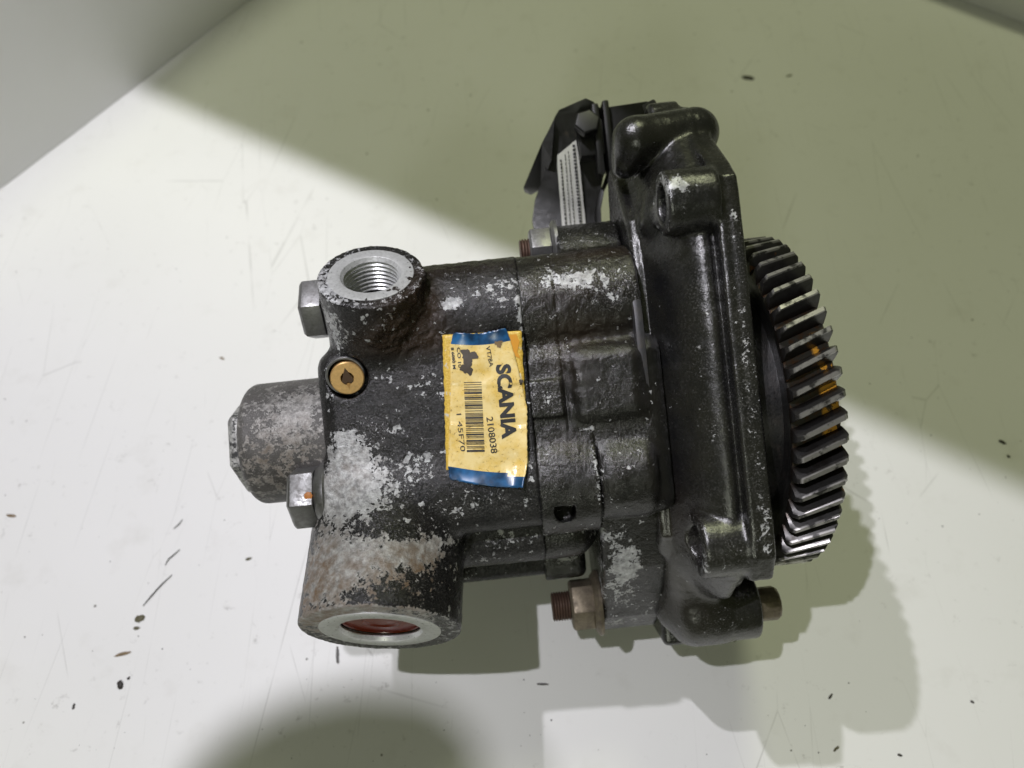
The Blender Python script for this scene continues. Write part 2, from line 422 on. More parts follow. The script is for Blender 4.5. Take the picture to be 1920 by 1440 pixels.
P_, F_ = surface(f_mid, (7, -108, -54), (60, 92, 52), .8)
chip = blobs(P_, [(1165, 1040, 15, 8, 11, 1.0), (1150, 1090, 2, 10, 12, .62), (1200, 1120, -5, 9, 12, .30), (1150, 1170, -10, 14, 6, .45), (1130, 1000, 25, 8, 6, .45),
    (1060, 1058, 5, 9, 2.5, .9), (1060, 1000, 28, 14, 7, .38), (1010, 960, 34, 4, 12, .38), (1020, 900, 42, 3, 6, .4), (1118, 880, 45, 1.8, 14, .5), (1025, 525, 44, 14, 6, .46), (1110, 522, 42, 14, 5, .50), (1140, 560, 44, 8, 5, .4), (1010, 650, 45, 5, 3, .4), (1030, 745, 45, 5, 6, .36), (1150, 780, 44, 8, 5, .25),
    (1100, 450, 10, 12, 6, .26), (1045, 460, 5, 3, 6, .5), (1195, 940, 35, 5, 3, .25), (1100, 805, 44, 5, 1.2, .45), (980, 610, 45, 3, 6, .3), (1180, 1000, 22, 5, 20, .1)])
wet = blobs(P_, [(1060, 540, 44, 20, 6, .35), (1050, 660, 44, 12, 14, .30), (1100, 620, 44, 16, 6, .4), (1060, 840, 44, 8, 5, .35), (1110, 480, 30, 20, 4, .5)])
P_ = relief(P_, F_, (.22+.5*np.clip(wet, 0, 1))*(P_[:, 2] > -20))
mesh_obj('front_housing', P_, F_, M_mid, root, attrs=dict(chip=chip, rust=np.zeros(len(P_)), wet=np.clip(wet, 0, 1)))

# ---- gear cover / flange casting
FL = [(-66, 38), (-64, 54), (-54, 60.5), (-40, 61.5), (70, 62), (86, 61), (93, 54), (111, 33), (129, 12), (138, -10), (140, -40), (128, -62), (30, -62), (-50, -60), (-66, -30)]
CV = [(-58, 24), (-50, 35), (-30, 37), (60, 37), (80, 33), (102, 16), (112, 2), (108, -8), (84, -16), (60, -40), (30, -56), (-50, -56), (-60, -30)]
bA, bB = L(1257, 381, 54), L(1328, 1020, 47); bC = L(1300, 1146, 0)
def f_cover(X, Y, Z):
    t = np.clip((X-59)/(79-59), 0, 1)
    bulge = 22.0*np.sin(t*np.pi/2)**1.15
    bulge = bulge - 4.0*np.clip((78-Y)/8, 0, 1)*np.clip((X-79)/3.5, 0, 1)**2
    cv = poly2(Y, Z, CV)
    body = slab(cv-bulge+2.0, X, 54.5, 86, 2.5)
    fl = slab(poly2(Y, Z, FL)-0.0, X, 82.5, 91.5, 1.2)
    d = smin(body, fl, 2.5)
    A = cyl(X, Y, Z, (bA.x-3.5, bA.y, bA.z), (84, bA.y, bA.z), 12.2, 1.6)
    B = cyl(X, Y, Z, (bB.x-4.5, bB.y, bB.z), (86, bB.y, bB.z), 12.8, 1.6)
    d = smin(d, A, 1.8); d = smin(d, B, 1.8)
    # lower lobe with the cap screw, knob tube at the far end, stiffening ribs
    C = smin(cyl(X, Y, Z, (60.5, bC.y, bC.z-1), (93, bC.y, bC.z-1), 15.3, 11), cyl(X, Y, Z, (84, bC.y, bC.z-1), (99, bC.y, bC.z-1), 14.4, 1.5), 1.0)
    d = smin(d, C, 5)
    foot = box(X, Y, Z, (60, -112, -52), (84, -60, -17), 3); d = smin(d, foot, 2.0)
    neck = box(X, Y, Z, (55.5, -98, -40), (84, -40, 6), 8); d = smin(d, neck, 4)
    neck2 = capsule(X, Y, Z, (68, -52, 18), (72, -82, 2), 13, 13); d = smin(d, neck2, 7)
    k0, k1, k2 = L(1300, 250, 22), L(1192, 264, 30), L(1172, 302, 25)
    tube = smin(capsule(X, Y, Z, k0, k1, 10.5, 9.5), capsule(X, Y, Z, k1, k2, 9.3, 7.0), 2)
    d = smin(d, tube, 2)
    n1, n2, n3 = L(1255, 222, 5), L(1310, 262, 5), L(1290, 230, 4)
    d = smin(d, cyl(X, Y, Z, n1-Vector((10, 0, 0)), n1+Vector((4, 0, 0)), 7, 2), 2)
    d = smin(d, cyl(X, Y, Z, n2-Vector((0, 0, 10)), n2+Vector((3, 4, 6)), 6, 2), 3)
    rib = capsule(X, Y, Z, L(1215, 420, 38), L(1245, 310, 28), 3, 4); d = smin(d, rib, 8)
    # bolt holes
    d = smax(d, -cyl(X, Y, Z, (bA.x-9, bA.y, bA.z), (80, bA.y, bA.z), 7.0, .2), .5)
    d = smax(d, -cyl(X, Y, Z, (bB.x-12, bB.y, bB.z), (82, bB.y, bB.z), 7.6, .2), .5)
    # parting line groove on the flange edge
    g = abs(X-86.6)-.28; d = smax(d, -np.maximum(g, -(d+.45)), .15)
    return d
P_, F_ = surface(f_cover, (54, -116, -66), (100.5, 150, 74), .85)
rim = sum(np.exp(-(((P_[:, 0]-(c.x-k))/1.6)**2+((np.hypot(P_[:, 1]-c.y, P_[:, 2]-c.z)-11)/3.5)**2)) for c, k in ((bA, 3.5), (bB, 4.5)))
chip = blobs(P_, [(1265, 345, 62, 5, 4, .42), (1275, 385, 60, 2, 9, .38), (1300, 350, 65, 8, 2.5, .3), (1390, 560, 62, 3, 40, .19), (1400, 700, 62, 3, 40, .21), (1420, 850, 62, 3, 30, .2), (1435, 1000, 60, 4, 14, .38), (1325, 620, 58, 4, 45, .16), (1335, 820, 58, 4, 40, .16),
    (1360, 1060, 55, 10, 6, .26), (1380, 1020, 58, 6, 4, .2), (1340, 1150, 8, 14, 10, .32), (1190, 240, 25, 9, 4, .2), (1328, 300, 30, 2, 5, .3), (1255, 1050, 10, 4, 10, .2), (1300, 1195, 0, 14, 4, .25), (1380, 415, 62, 3, 8, .25)])
wet = blobs(P_, [(1280, 1080, 10, 14, 20, .25), (1270, 980, 40, 8, 18, .18)])
rust = blobs(P_, [(1370, 352, 62, 6, 1.5, .6)])
P_ = relief(P_, F_, .10*(P_[:, 2] > -20))
mesh_obj('gear_cover', P_, F_, M_cover, root, attrs=dict(chip=chip+.34*rim, rust=rust, wet=np.clip(wet, 0, 1)))

# gasket step between pump and cover
gk = [(y*1.0, z-1.0) for y, z in [(-20, 30), (-16, 43), (40, 46), (58, 43), (66, 34), (70, 0), (66, -30), (-20, -40)]]
Mx = Matrix(((0, 0, 1, 51.5), (1, 0, 0, 0), (0, 1, 0, 0), (0, 0, 0, 1)))
M_gk = metal('grey_gasket', (.055, .055, .06), .40, .4, .6, bump=.2)
prism('gasket', gk, Mx, 3.6, M_gk, root, 1.2)

# ------------------------------------------------------------------ ports
def ring_port(nm, cc, aa, rb, rf, depth, pitch, mat, bottom, chamfer):
    prof = [(rf, -.2), (rf, .25), (rf-.5, .35), (rb+chamfer+.4, .35), (rb+chamfer, .2), (rb+.2, -chamfer*.9)]
    h = -chamfer*.9
    while h > -depth:
        prof += [(rb-.15, h-pitch*.25), (rb-.15, h-pitch*.4), (rb+.75, h-pitch*.72), (rb+.75, h-pitch*.82)]; h -= pitch
    p = lathe(nm, prof, cc, aa, mat, root, 96, deg=25)
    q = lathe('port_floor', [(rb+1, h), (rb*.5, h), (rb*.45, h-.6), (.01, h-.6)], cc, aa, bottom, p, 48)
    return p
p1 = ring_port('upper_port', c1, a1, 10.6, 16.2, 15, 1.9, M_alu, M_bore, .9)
p2 = ring_port('lower_port', c2, a2, 15.4, 23.2, 2.0, 2.4, M_alu, M_red, .7)
for hh in (-3.4, -6.4, -9.6): lathe('thread_ridge', [(15.5, hh-.5), (14.5, hh-.12), (14.5, hh+.12), (15.5, hh+.5)], c2, a2, M_steel, p2, 96)
lathe('port_cap', [(15.2, -2.6), (14.9, -3), (14.9, -4.6), (15.3, -4.9), (15.3, -5.3), (14.9, -5.6), (14.9, -7.6), (15.3, -7.9), (15.3, -8.3), (14.9, -8.6), (14.9, -16), (9, -16.5), (8.5, -15), (.01, -15)], c2, a2, M_red, p2, 64)

# ------------------------------------------------------------------ brass plug
ap = cam_dir((.16, -.30, 1)); pc = plug_c+Vector((0, 0, -1.2))
M_brass = plain('gold_anodised', (.50, .31, .12), .38, .55, .25, 900, .25)
pl = lathe('brass_plug', [(6.5, -8), (6.5, .9), (6.1, 1.2), (2.6, 1.2), (2.3, .8), (2.2, -3), (.01, -3)], pc, ap, [M_brass], root, 64)
lathe('plug_ring', [(7.5, -6), (7.5, .0), (7.2, .4), (6.6, .3), (6.6, -6)], pc+Vector((-.7, .8, 0)), ap, M_steel, pl, 64)
Mp = Matrix.Translation(pc+ap*1.25) @ basis(ap, (0, 1, 0)).to_4x4() @ Matrix.Rotation(R(185), 4, 'Z') @ Matrix.Scale(.74, 4)
M_hole = plain('plug_slot_brown', (.05, .022, .006), .5)
prism('slot', [(-2.5, -.3), (-2.9, 1.4), (-1.9, 2.6), (-.8, 2.4), (0, 1.7), (.8, 2.4), (1.9, 2.6), (2.9, 1.4), (2.5, -.3), (0, -6)], Mp, .15, M_hole, pl, 0)
prism('slot', [(-1.0, 2.8), (0, 6), (1.0, 2.8), (0, 2.3)], Mp, .12, plain('slot_face', (.30, .16, .045), .4, .4), pl, 0)

# ------------------------------------------------------------------ end cap on the left
def knob_mat():
    return cast_paint('scuffed_end_cap', paint=(.05, .048, .045), paint2=(.09, .085, .08), grain=.9, rough=(.4, .55), bare=(.34, .335, .32), specks=.6)
M_knob = knob_mat()
kc = L(520, 832, 8)
def f_knob(X, Y, Z):
    d = cyl(X, Y, Z, (-111.5, 4.2, 8), (-70, 4.2, 8), 26.0, 4.5)
    return d
P_, F_ = surface(f_knob, (-122, -26, -22), (-69, 34, 38), .7)
mesh_obj('end_cap', P_, F_, M_knob, root, attrs=dict(chip=.33+blobs(P_, [(530, 800, 34, 16, 14, .3), (560, 760, 34, 8, 8, .3), (500, 900, 30, 14, 8, .15)]), rust=np.clip(.03+blobs(P_, [(520, 870, 34, 20, 14, .35)]), 0, 1), wet=blobs(P_, [(540, 900, 28, 12, 6, .3)])))
M_capnut = cast_paint('end_plug_paint', paint=(.02, .022, .022), paint2=(.04, .04, .04), grain=.4, bare=(.45, .45, .43), specks=0)
hn = hexhead('end_plug', (-111.0, 4.2, 8), (-1, 0, 0), 20.5, 6.5, M_capnut, root, rot=8, dome=1.6, bev=.8)
me = hn.data
for an, vv in (('chip', .58), ('rust', 0.), ('wet', 0.)):
    a = me.attributes.new(an, 'FLOAT', 'POINT'); a.data.foreach_set('value', [vv]*len(me.vertices))

# ------------------------------------------------------------------ bolts and nuts
h1 = L(582, 582, 16); hexhead('hex_bolt', (-72.5, h1.y, h1.z), (-1, 0, 0), 13.4, 9.5, M_steel, root, rot=30, dome=1.4, bev=.5)
h2 = L(566, 932, 34)
hb = hexhead('hex_bolt', (-79.0, h2.y, h2.z), (-1, 0, 0), 12.8, 10.5, M_steel, root, rot=22, dome=1.3, bev=.5)
lathe('washer', [(7, 0), (13.4, 0), (13.7, .6), (13.6, 1.6), (12.6, 3.6), (11.4, 4.8), (7, 4.8)], (-74.0, h2.y, h2.z), (-1, 0, 0), M_steel, hb, 48)
hexhead('paint_dot', (-80.5, h2.y+1.5, h2.z+11.3), (0, .1, 1), 1.7, .35, plain('orange_paint', (.55, .2, .04), .5), hb, n=7, dome=.1, bev=0)
n2 = L(1075, 1134, -12)
nb_ = hexhead('flange_nut', (29.0, n2.y, n2.z), (-1, 0, 0), 11.6, 11.0, M_zinc, root, rot=28, dome=1.0, bev=.5)
lathe('nut_flange', [(6, 0), (14.6, 0), (14.8, 1.4), (12.2, 3.4), (6, 3.6)], (31.8, n2.y, n2.z), (-1, 0, 0), M_zinc, nb_, 48)
def stud(name, x0, x1, y, z, r, parent, mat):
    prof = [(.01, 0), (r, 0)]; h = 0; 
    while h < abs(x1-x0)-1.5:
        prof += [(r, h+.3), (r-.8, h+.75), (r, h+1.2)]; h += 1.25
    prof += [(r-1, abs(x1-x0)), (.01, abs(x1-x0))]
    return lathe(name, prof, (x0, y, z), (-1, 0, 0), mat, parent, 32)
M_rusty = metal('rusty_thread', (.12, .07, .05), .5, .4, .7, (.03, .02, .015), 500, .5)
stud('stud', 20, 9.5, n2.y, n2.z, 6.6, nb_, M_rusty)
n1_ = L(1020, 470, 2)
nn_ = hexhead('flange_nut', (25.5, n1_.y, n1_.z), (-1, 0, 0), 10.5, 9.6, M_steel, root, rot=30, dome=.8, bev=.5)
lathe('nut_flange', [(6, 0), (12.8, 0), (12.8, 1.4), (11, 2.6), (6, 2.8)], (28.2, n1_.y, n1_.z), (-1, 0, 0), M_steel, nn_, 48)
stud('stud', 17, 11.5, n1_.y, n1_.z, 6.0, nn_, M_rusty)
cb = hexhead('cap_screw', (98.5, bC.y, bC.z), (1, 0, 0), 7.4, 11, M_zinc, root, rot=10, dome=1.4, n=12, bev=.4)

# ------------------------------------------------------------------ drive gear
NT = 55; RO = 71.5; RR = 64.6; GX0, GX1 = 100.0, 118.6; HEL = 5.8
gear_mat, nt, P = mat_base('gear_rim_steel'); b = NB(nt); v = b.coords()
sep = b.n('ShaderNodeSeparateXYZ'); b.l(v, sep.inputs[0])
ang = b.math('ARCTAN2', sep.outputs[2], sep.outputs[1])
f = b.math('MULTIPLY', b.mapr(sep.outputs[0], .1110, .1122), b.mapr(b.noise(v, 150, 5, .65), .50, .53))
f = b.math('MULTIPLY', f, b.math('MULTIPLY', b.mapr(ang, 1.15, 1.2), b.mapr(ang, 2.25, 2.2)))
b.l(b.mix(f, b.mix(b.mapr(b.noise(v, 400, 4), .45, .7), (.07, .065, .06), (.10, .05, .025)), (.62, .30, .03)), P.inputs['Base Color'])
b.val(P.inputs['Metallic'], b.math('MULTIPLY_ADD', f, -.8, .8)); P.inputs['Roughness'].default_value = .33
def rim_prof(): return [(30, GX0+4), (52, GX0+4), (56, GX0+2.5), (60.5, GX0+.8), (RR-.4, GX0+.4), (RR, GX0+.9), (RR, GX1-.9), (RR-.5, GX1-.4), (58, GX1-1), (54, GX1-5), (30, GX1-5)]
gear = lathe('drive_gear', rim_prof(), (0, 0, 0), (1, 0, 0), [gear_mat, M_gearweb], root, 171, closed=True)
for p in gear.data.polygons:
    if math.hypot(p.center.y, p.center.z) < (RR-1.2)*S: p.material_index = 1
lathe('hub', [(12, GX0-8), (43, GX0-8), (45.5, GX0-5), (47, GX0+5), (12, GX0+5)], (0, 0, 0), (1, 0, 0), M_gearweb, gear, 96, closed=True)
def tooth_mesh():
    # cross-section half widths (angle*radius) at radii, chamfered at both ends
    sec = [(RR-.6, 2.75), (RR+1.2, 2.35), (RR+3.4, 1.8), (RO-1.2, 1.15), (RO, .82)]
    st = [(GX0, -2.2, .9), (GX0+.1, -1.9, 1), (GX0+1.7, 0, 1), ((GX0+GX1)/2, 0, 1), (GX1-1.7, 0, 1), (GX1-.1, -1.9, 1), (GX1, -2.2, .9)]
    V, Fc = [], []
    for (x, dr, k) in st:
        tw = R(HEL)*(x-(GX0+GX1)/2)/(GX1-GX0)
        loop = [(r, -w_) for r, w_ in sec]+[(r, w_) for r, w_ in sec[::-1]]
        for (r, w_) in loop:
            rr = min(r, RO+dr) if dr < 0 else r
            a = w_*k/r+tw
            V.append((x, rr*math.sin(a), rr*math.cos(a)))
    m = len(sec)*2
    for i in range(len(st)-1):
        for k in range(m-1): Fc.append((i*m+k, i*m+k+1, (i+1)*m+k+1, (i+1)*m+k))
    Fc.append(tuple(range(m))); Fc.append(tuple((len(st)-1)*m+k for k in range(m))[::-1])
    return V, Fc
tm, nt, P = mat_base('gear_tooth_steel'); b = NB(nt); v = b.coords()
sep = b.n('ShaderNodeSeparateXYZ'); b.l(v, sep.inputs[0])
rad = b.math('SQRT', b.math('ADD', b.math('MULTIPLY', sep.outputs[1], sep.outputs[1]), b.math('MULTIPLY', sep.outputs[2], sep.outputs[2])))
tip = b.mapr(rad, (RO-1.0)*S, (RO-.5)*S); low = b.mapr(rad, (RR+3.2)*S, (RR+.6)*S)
oi = b.n('ShaderNodeObjectInfo').outputs['Random']
vv = b.n('ShaderNodeVectorMath', operation='ADD'); b.l(v, vv.inputs[0]); cxyz = b.n('ShaderNodeCombineXYZ'); b.l(oi, cxyz.inputs[0]); b.l(oi, cxyz.inputs[1]); b.l(cxyz.outputs[0], vv.inputs[1]); v2 = vv.outputs[0]
n1 = b.noise(v2, 210, 5, .6); n2 = b.noise(b.stretch(v2, .35, 1, 1), 900, 3, .6); n3 = b.noise(v2, 130, 2, .5)
cc_ = b.mix(b.mapr(n1, .50, .75), (.065, .063, .062), (.035, .03, .026))
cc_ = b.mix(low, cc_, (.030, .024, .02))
cc_ = b.mix(b.math('MULTIPLY', tip, b.mapr(n1, .40, .5)), cc_, (.36, .35, .34))  # scratched tip lands, with the lamps' reflection painted in
cc_ = b.mix(b.math('MULTIPLY', b.mapr(n3, .70, .73), .7), cc_, (.25, .12, .05))
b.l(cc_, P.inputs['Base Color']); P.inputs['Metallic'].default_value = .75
b.val(P.inputs['Roughness'], b.mapr(n2, .3, .7,   .28, .38)); b.l(b.bump(n2, .04, .00002), P.inputs['Normal'])
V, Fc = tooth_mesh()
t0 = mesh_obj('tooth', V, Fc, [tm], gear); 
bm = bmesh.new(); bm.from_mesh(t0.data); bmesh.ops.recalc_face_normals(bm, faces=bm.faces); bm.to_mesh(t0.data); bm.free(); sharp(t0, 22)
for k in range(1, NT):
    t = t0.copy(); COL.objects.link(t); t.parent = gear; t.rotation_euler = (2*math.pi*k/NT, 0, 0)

# ------------------------------------------------------------------ black bracket at the far side
def plate(name, pts, zs, t, mat, parent, bev=.5):
    """sheet through picture-traced outline; zs gives depth of each corner, real thickness t"""
    top = [L(px, py, z) for (px, py), z in zip(pts, zs)]
    n = len(top); V = top+[p-Vector((0, 0, t)) for p in top]
    Fc = [tuple(range(n)), tuple(range(n, 2*n))[::-1]]+[(k, n+k, n+(k+1) % n, (k+1) % n) for k in range(n)]
    o = mesh_obj(name, V, Fc, mat, parent)
    bm = bmesh.new(); bm.from_mesh(o.data); bmesh.ops.triangulate(bm, faces=[f for f in bm.faces if len(f.verts) > 4]); bm.to_mesh(o.data); bm.free()
    return finish(o, 0)
M_brk = metal('bracket_black', (.006, .006, .005), .4, .0, .35, (.10, .07, .035), 90, .2, thr=(.62, .75))
br = plate('bracket', [(1112, 190), (1098, 184), (1048, 206), (1042, 216), (1017, 268), (1022, 320), (1003, 375), (998, 412), (1006, 450), (1120, 450), (1118, 400), (1134, 318), (1140, 280), (1128, 205)],
    [-30, -30, -34, -36, -40, -40, -42, -42, -42, -38, -38, -36, -34, -30], 5, M_brk, root)
plate('bracket_arm', [(1040, 222), (1016, 268), (982, 350), (984, 357), (996, 362), (1014, 352), (1034, 300)], [-32, -34, -52, -56, -56, -50, -34], 4, M_brk, br)
def bx(name, lo, hi, mat, parent, bev=.8):
    V = [(x, y, z) for x in (lo[0], hi[0]) for y in (lo[1], hi[1]) for z in (lo[2], hi[2])]
    Fc = [(0, 1, 3, 2), (4, 6, 7, 5), (0, 4, 5, 1), (2, 3, 7, 6), (0, 2, 6, 4), (1, 5, 7, 3)]
    return finish(mesh_obj(name, V, Fc, mat, parent), bev)
q = L(1108, 258, -26); bx('clamp_pad', (q.x-6, q.y-9, q.z-8), (q.x+6, q.y+8, q.z+2), M_black, br)
hexhead('bracket_bolt', L(1100, 236, -22), (0, .2, 1), 6.5, 4.5, M_black, br, rot=12, dome=.6, bev=.4)
hexhead('bracket_bolt', L(1215, 222, -6), (1, .3, .4), 6.5, 6, M_black, br, rot=12, dome=.6, bev=.4)
q = L(1131, 250, -24); bx('clamp_strap', (q.x-4.5, q.y-20, q.z-8), (q.x-1.2, q.y+14, q.z+3), M_black, br, 1.2)
bx('clamp_strap', (q.x+.6, q.y-22, q.z-8), (q.x+3.8, q.y+15, q.z+3), M_black, br, 1.2)
q0, q1 = L(1135, 232, -26), L(1228, 215, -20)
V = [q0+Vector((0, 8, 0)), q0+Vector((0, -10, 0)), q1+Vector((0, -9, 0)), q1+Vector((1, 5, 0)), q1+Vector((-3, 7, 0))]; V = V+[p-Vector((0, 0, 14)) for p in V]
finish(mesh_obj('bracket_foot', V, [(0, 1, 2, 3, 4), (9, 8, 7, 6, 5)]+[(k, 5+k, 5+(k+1) % 5, (k+1) % 5) for k in range(5)], M_black, br), .8)
# curved rim of the sheet next to the cover
V = []; Fc = []
rp = [(1128, 300), (1140, 318), (1133, 340), (1123, 362), (1117, 395), (1118, 425), (1122, 440)]
for px, py in rp:
    a = L(px, py, -33); V += [a, a+Vector((2.6, .5, 1)), a+Vector((2.6, .5, -9)), a+Vector((0, 0, -9))]
for k in range(len(rp)-1):
    for j in range(4): Fc.append((k*4+j, k*4+(j+1) % 4, k*4+4+(j+1) % 4, k*4+4+j))
Fc += [(0, 1, 2, 3), tuple(4*(len(rp)-1)+j for j in (3, 2, 1, 0))]
finish(mesh_obj('bracket_rim', V, Fc, M_black, br), .4)
# white address label on it
LB = [(1080, 262), (1045, 291), (1045, 310), (1056, 450), (1102, 450), (1094, 380), (1086, 300)]
M_wl = plain('white_paper', (.66, .66, .62), .5, 0, 0, 300, .08)
lbl = plate('paper_label', LB, [-31.0, -33.4, -34, -39.0, -36.6, -35, -32.0], .25, M_wl, br)
lp = [L(px, py, z) for (px, py), z in zip(LB, [-31.0, -33.4, -34, -39.0, -36.6, -35, -32.0])]
nrm = (lp[3]-lp[1]).cross(lp[4]-lp[1]).normalized(); nrm = nrm if nrm.z > 0 else -nrm
pa = lp[1]
def onlab(px, py):                         # ray through the pixel meets the label plane
    d = L(px, py, 0)-L(px, py, 100); p = L(px, py, 0)
    return p+d*((pa-p).dot(nrm)/d.dot(nrm))+nrm*.9
M_ink = plain('black_ink', (.02, .02, .022), .5)
V, Fc = [], []
rr = random.Random(3)
for x0, x1, wd, y0 in ((1052, 1064, 3.2, 300), (1060, 1072, 1.6, 290), (1066, 1080, 1.6, 284), (1076, 1092, 5.0, 272)):
    y = y0
    while y < 440:
        ln = rr.choice((3, 4, 5, 6)) if wd < 4 else rr.choice((4, 5))
        u0 = (y-y0)/(450-y0); u1 = (y+ln-y0)/(450-y0)
        xa, xb = x0+(x1-x0)*u0, x0+(x1-x0)*u1
        k = len(V); V += [onlab(xa-wd/2, y), onlab(xa+wd/2, y), onlab(xb+wd/2, y+ln), onlab(xb-wd/2, y+ln)]; Fc.append((k, k+3, k+2, k+1))
        y += ln+rr.choice((1.2, 1.6, 2.5))
mesh_obj('print', V, Fc, M_ink, lbl, smooth=False)

# ------------------------------------------------------------------ yellow sticker
def SP(px, py, dz=0.0):                    # point of the sticker sheet
    z = 46.2
    p = L(px, py, z); return p+Vector((0, 0, dz))
def sheet(name, fn, nu, nv, mat, parent):
    V = [fn(i/nu, j/nv) for i in range(nu+1) for j in range(nv+1)]
    Fc = [(i*(nv+1)+j, (i+1)*(nv+1)+j, (i+1)*(nv+1)+j+1, i*(nv+1)+j+1) for i in range(nu) for j in range(nv)]
    if (V[Fc[0][1]]-V[Fc[0][0]]).cross(V[Fc[0][3]]-V[Fc[0][0]]).z < 0: Fc = [f[::-1] for f in Fc]
    o = mesh_obj(name, V, Fc, mat, parent)
    sm = o.modifiers.new('thickness', 'SOLIDIFY'); sm.thickness = .00012; sm.offset = -1
    return o
def wob(px, py): return .18*math.sin(px*.11+py*.05)+.12*math.sin(py*.13-px*.07)
m_base, nt, P = mat_base('yellow_foil_backing'); b = NB(nt); v = b.coords()
nz = b.noise(v, 1400, 2, .5); ed = b.noise(v, 260, 5, .7)
b.l(b.mix(b.mapr(ed, .60, .66), b.mix(b.mapr(nz, .35, .65), (.52, .32, .035), (.70, .50, .10)), (.55, .53, .48)), P.inputs['Base Color'])
P.inputs['Roughness'].default_value = .33; b.l(b.bump(nz, .6, .0002), P.inputs['Normal'])
def f_base(u, v_):
    px = (830+8*v_)*(1-u)+(978+15*v_)*u; py = (628-8*u)*(1-v_)+(922-12*u)*v_
    return SP(px+random.uniform(-1, 1)*(u in (0, 1)), py, .25+.0*wob(px, py))
stk = sheet('sticker', f_base, 24, 48, m_base, root)
m_top, nt, P = mat_base('yellow_label_film'); b = NB(nt); v = b.coords()
n1 = b.noise(v, 150, 5, .65); n2 = b.noise(v, 700, 4, .7)
cy = b.mix(b.mapr(n1, .40, .66), (.80, .64, .30), (.70, .49, .13))
cy = b.mix(b.math('MULTIPLY', b.mapr(n2, .57, .66), b.mapr(n1, .42, .6)), cy, (.22, .13, .04))
b.l(cy, P.inputs['Base Color']); P.inputs['Roughness'].default_value = .2
b.l(b.bump(b.noise(v, 110, 3, .5), .5, .0012), P.inputs['Normal'])
m_blue, nt, P = mat_base('blue_label_film'); b = NB(nt); v = b.coords()
b.l(b.mix(b.mapr(b.noise(v, 160, 3, .5), .4, .65), (.008, .035, .085), (.02, .12, .30)), P.inputs['Base Color']); P.inputs['Roughness'].default_value = .25
b.l(b.bump(b.noise(v, 70, 2, .5), .5, .0015), P.inputs['Normal'])
def ztop(u, v_):                           # lift of the peeled film
    z = .55+.35*math.sin(u*3.1+.4)*math.sin(v_*3.1)
    z += 2.6*max(0, (v_-.82)/.18)**1.6*(.45+.55*u)+1.6*max(0, (.12-v_)/.12)**1.5*(.5+.5*math.sin(u*9))
    z += .5*abs(math.sin(u*2.2+v_*5.5+.6))*(v_ < .35)+.45*abs(math.sin(u*5-v_*4))*(v_ > .62)+.12*math.sin(v_*31+u*4)
    z += 1.5*max(0, (u-.86)/.14)**1.5*max(0, min(1, (v_-.35)/.4))
    return z
def topxy(u, v_):
    xl = 843+2*math.sin(v_*5)+ (8*max(0, .1-v_)/.1) + 4*max(0, v_-.93)/.07*1
    xr = 948+40*min(1, v_/.5)**.8+ -8*max(0, v_-.86)/.14
    px = xl*(1-u)+xr*u
    yt = 624+5*math.sin(u*math.pi)-8*u; yb = 898+12*math.sin(u*1.9)+2*u
    return px, yt*(1-v_)+yb*v_
def f_top(u, v_):
    px, py = topxy(u, v_)
    if u in (0, 1): px += random.uniform(-.8, .8)
    if v_ in (0, 1): py += random.uniform(-1.2, 1.2)
    return SP(px, py, ztop(u, v_))
top = sheet('label_film', f_top, 40, 90, [m_top, m_blue], stk)
nv = 90
for p in top.data.polygons:
    i, j = divmod(p.index, nv); 
    if j < 7 or j > 81+ (2 if i > 30 else 0): p.material_index = 1
# strip of blue and bare foil left under the film at the right end
plate('blue_strip', [(966, 884), (991, 881), (992, 905), (962, 910)], [46.75]*4, .1, plain('blue_print', (.01, .07, .30), .3), stk)
plate('white_foil', [(970, 700), (977, 700), (992, 880), (984, 882)], [46.7]*4, .1, plain('white_foil_back', (.62, .55, .36), .4), stk)
plate('orange_remnant', [(955, 628), (968, 626), (974, 640), (970, 660), (976, 672), (966, 668), (958, 645)], [46.72]*7, .1, plain('orange_print', (.60, .27, .02), .35, 0, .3), stk)
def inv_z(px, py):                         # film height under a pixel
    v_ = min(1, max(0, (py-624)/276)); u = min(1, max(0, (px-topxy(0, v_)[0])/(topxy(1, v_)[0]-topxy(0, v_)[0])))
    return ztop(u, v_)
def write(txt, x0, y0, x1, y1, cap, off=0.0, wide=None, mat=None, name='lettering'):
    """text running from (x0,y0) down to (x1,y1) in the picture, capital height cap px, head of letters to the right"""
    cu = bpy.data.curves.new('tmp', 'FONT'); cu.body = txt; cu.size = 1; cu.offset = off; cu.resolution_u = 4
    to = bpy.data.objects.new('tmp', cu); COL.objects.link(to)
    dg = bpy.context.evaluated_depsgraph_get(); me = bpy.data.meshes.new_from_object(to.evaluated_get(dg))
    bpy.data.objects.remove(to)
    bm = bmesh.new(); bm.from_mesh(me); bmesh.ops.triangulate(bm, faces=bm.faces)
    xs = [v.co.x for v in bm.verts]; ys = [v.co.y for v in bm.verts]; xa, xb = min(xs), max(xs); ya, yb = 0, .69
    ll = math.hypot(x1-x0, y1-y0); dx, dy = (x1-x0)/ll, (y1-y0)/ll
    bmesh.ops.subdivide_edges(bm, edges=[e for e in bm.edges if e.calc_length() > .3], cuts=1, use_grid_fill=False)
    for v in bm.verts:
        a = (v.co.x-xa)/(xb-xa)*ll; h_ = (v.co.y-ya)/(yb-ya)*cap
        px, py = x0+dx*a+dy*h_, y0+dy*a-dx*h_
        v.co = SP(px, py, inv_z(px, py)+.16)*S
    bm.to_mesh(me); bm.free(); me.name = name; me.materials.clear(); me.materials.append(mat or M_ink)
    o = bpy.data.objects.new(name, me); COL.objects.link(o); o.parent = stk; return o
write('SCANIA', 931, 684, 943, 823, 25, .045)
write('VT78A', 911, 650, 918, 688, 7.5, .01)
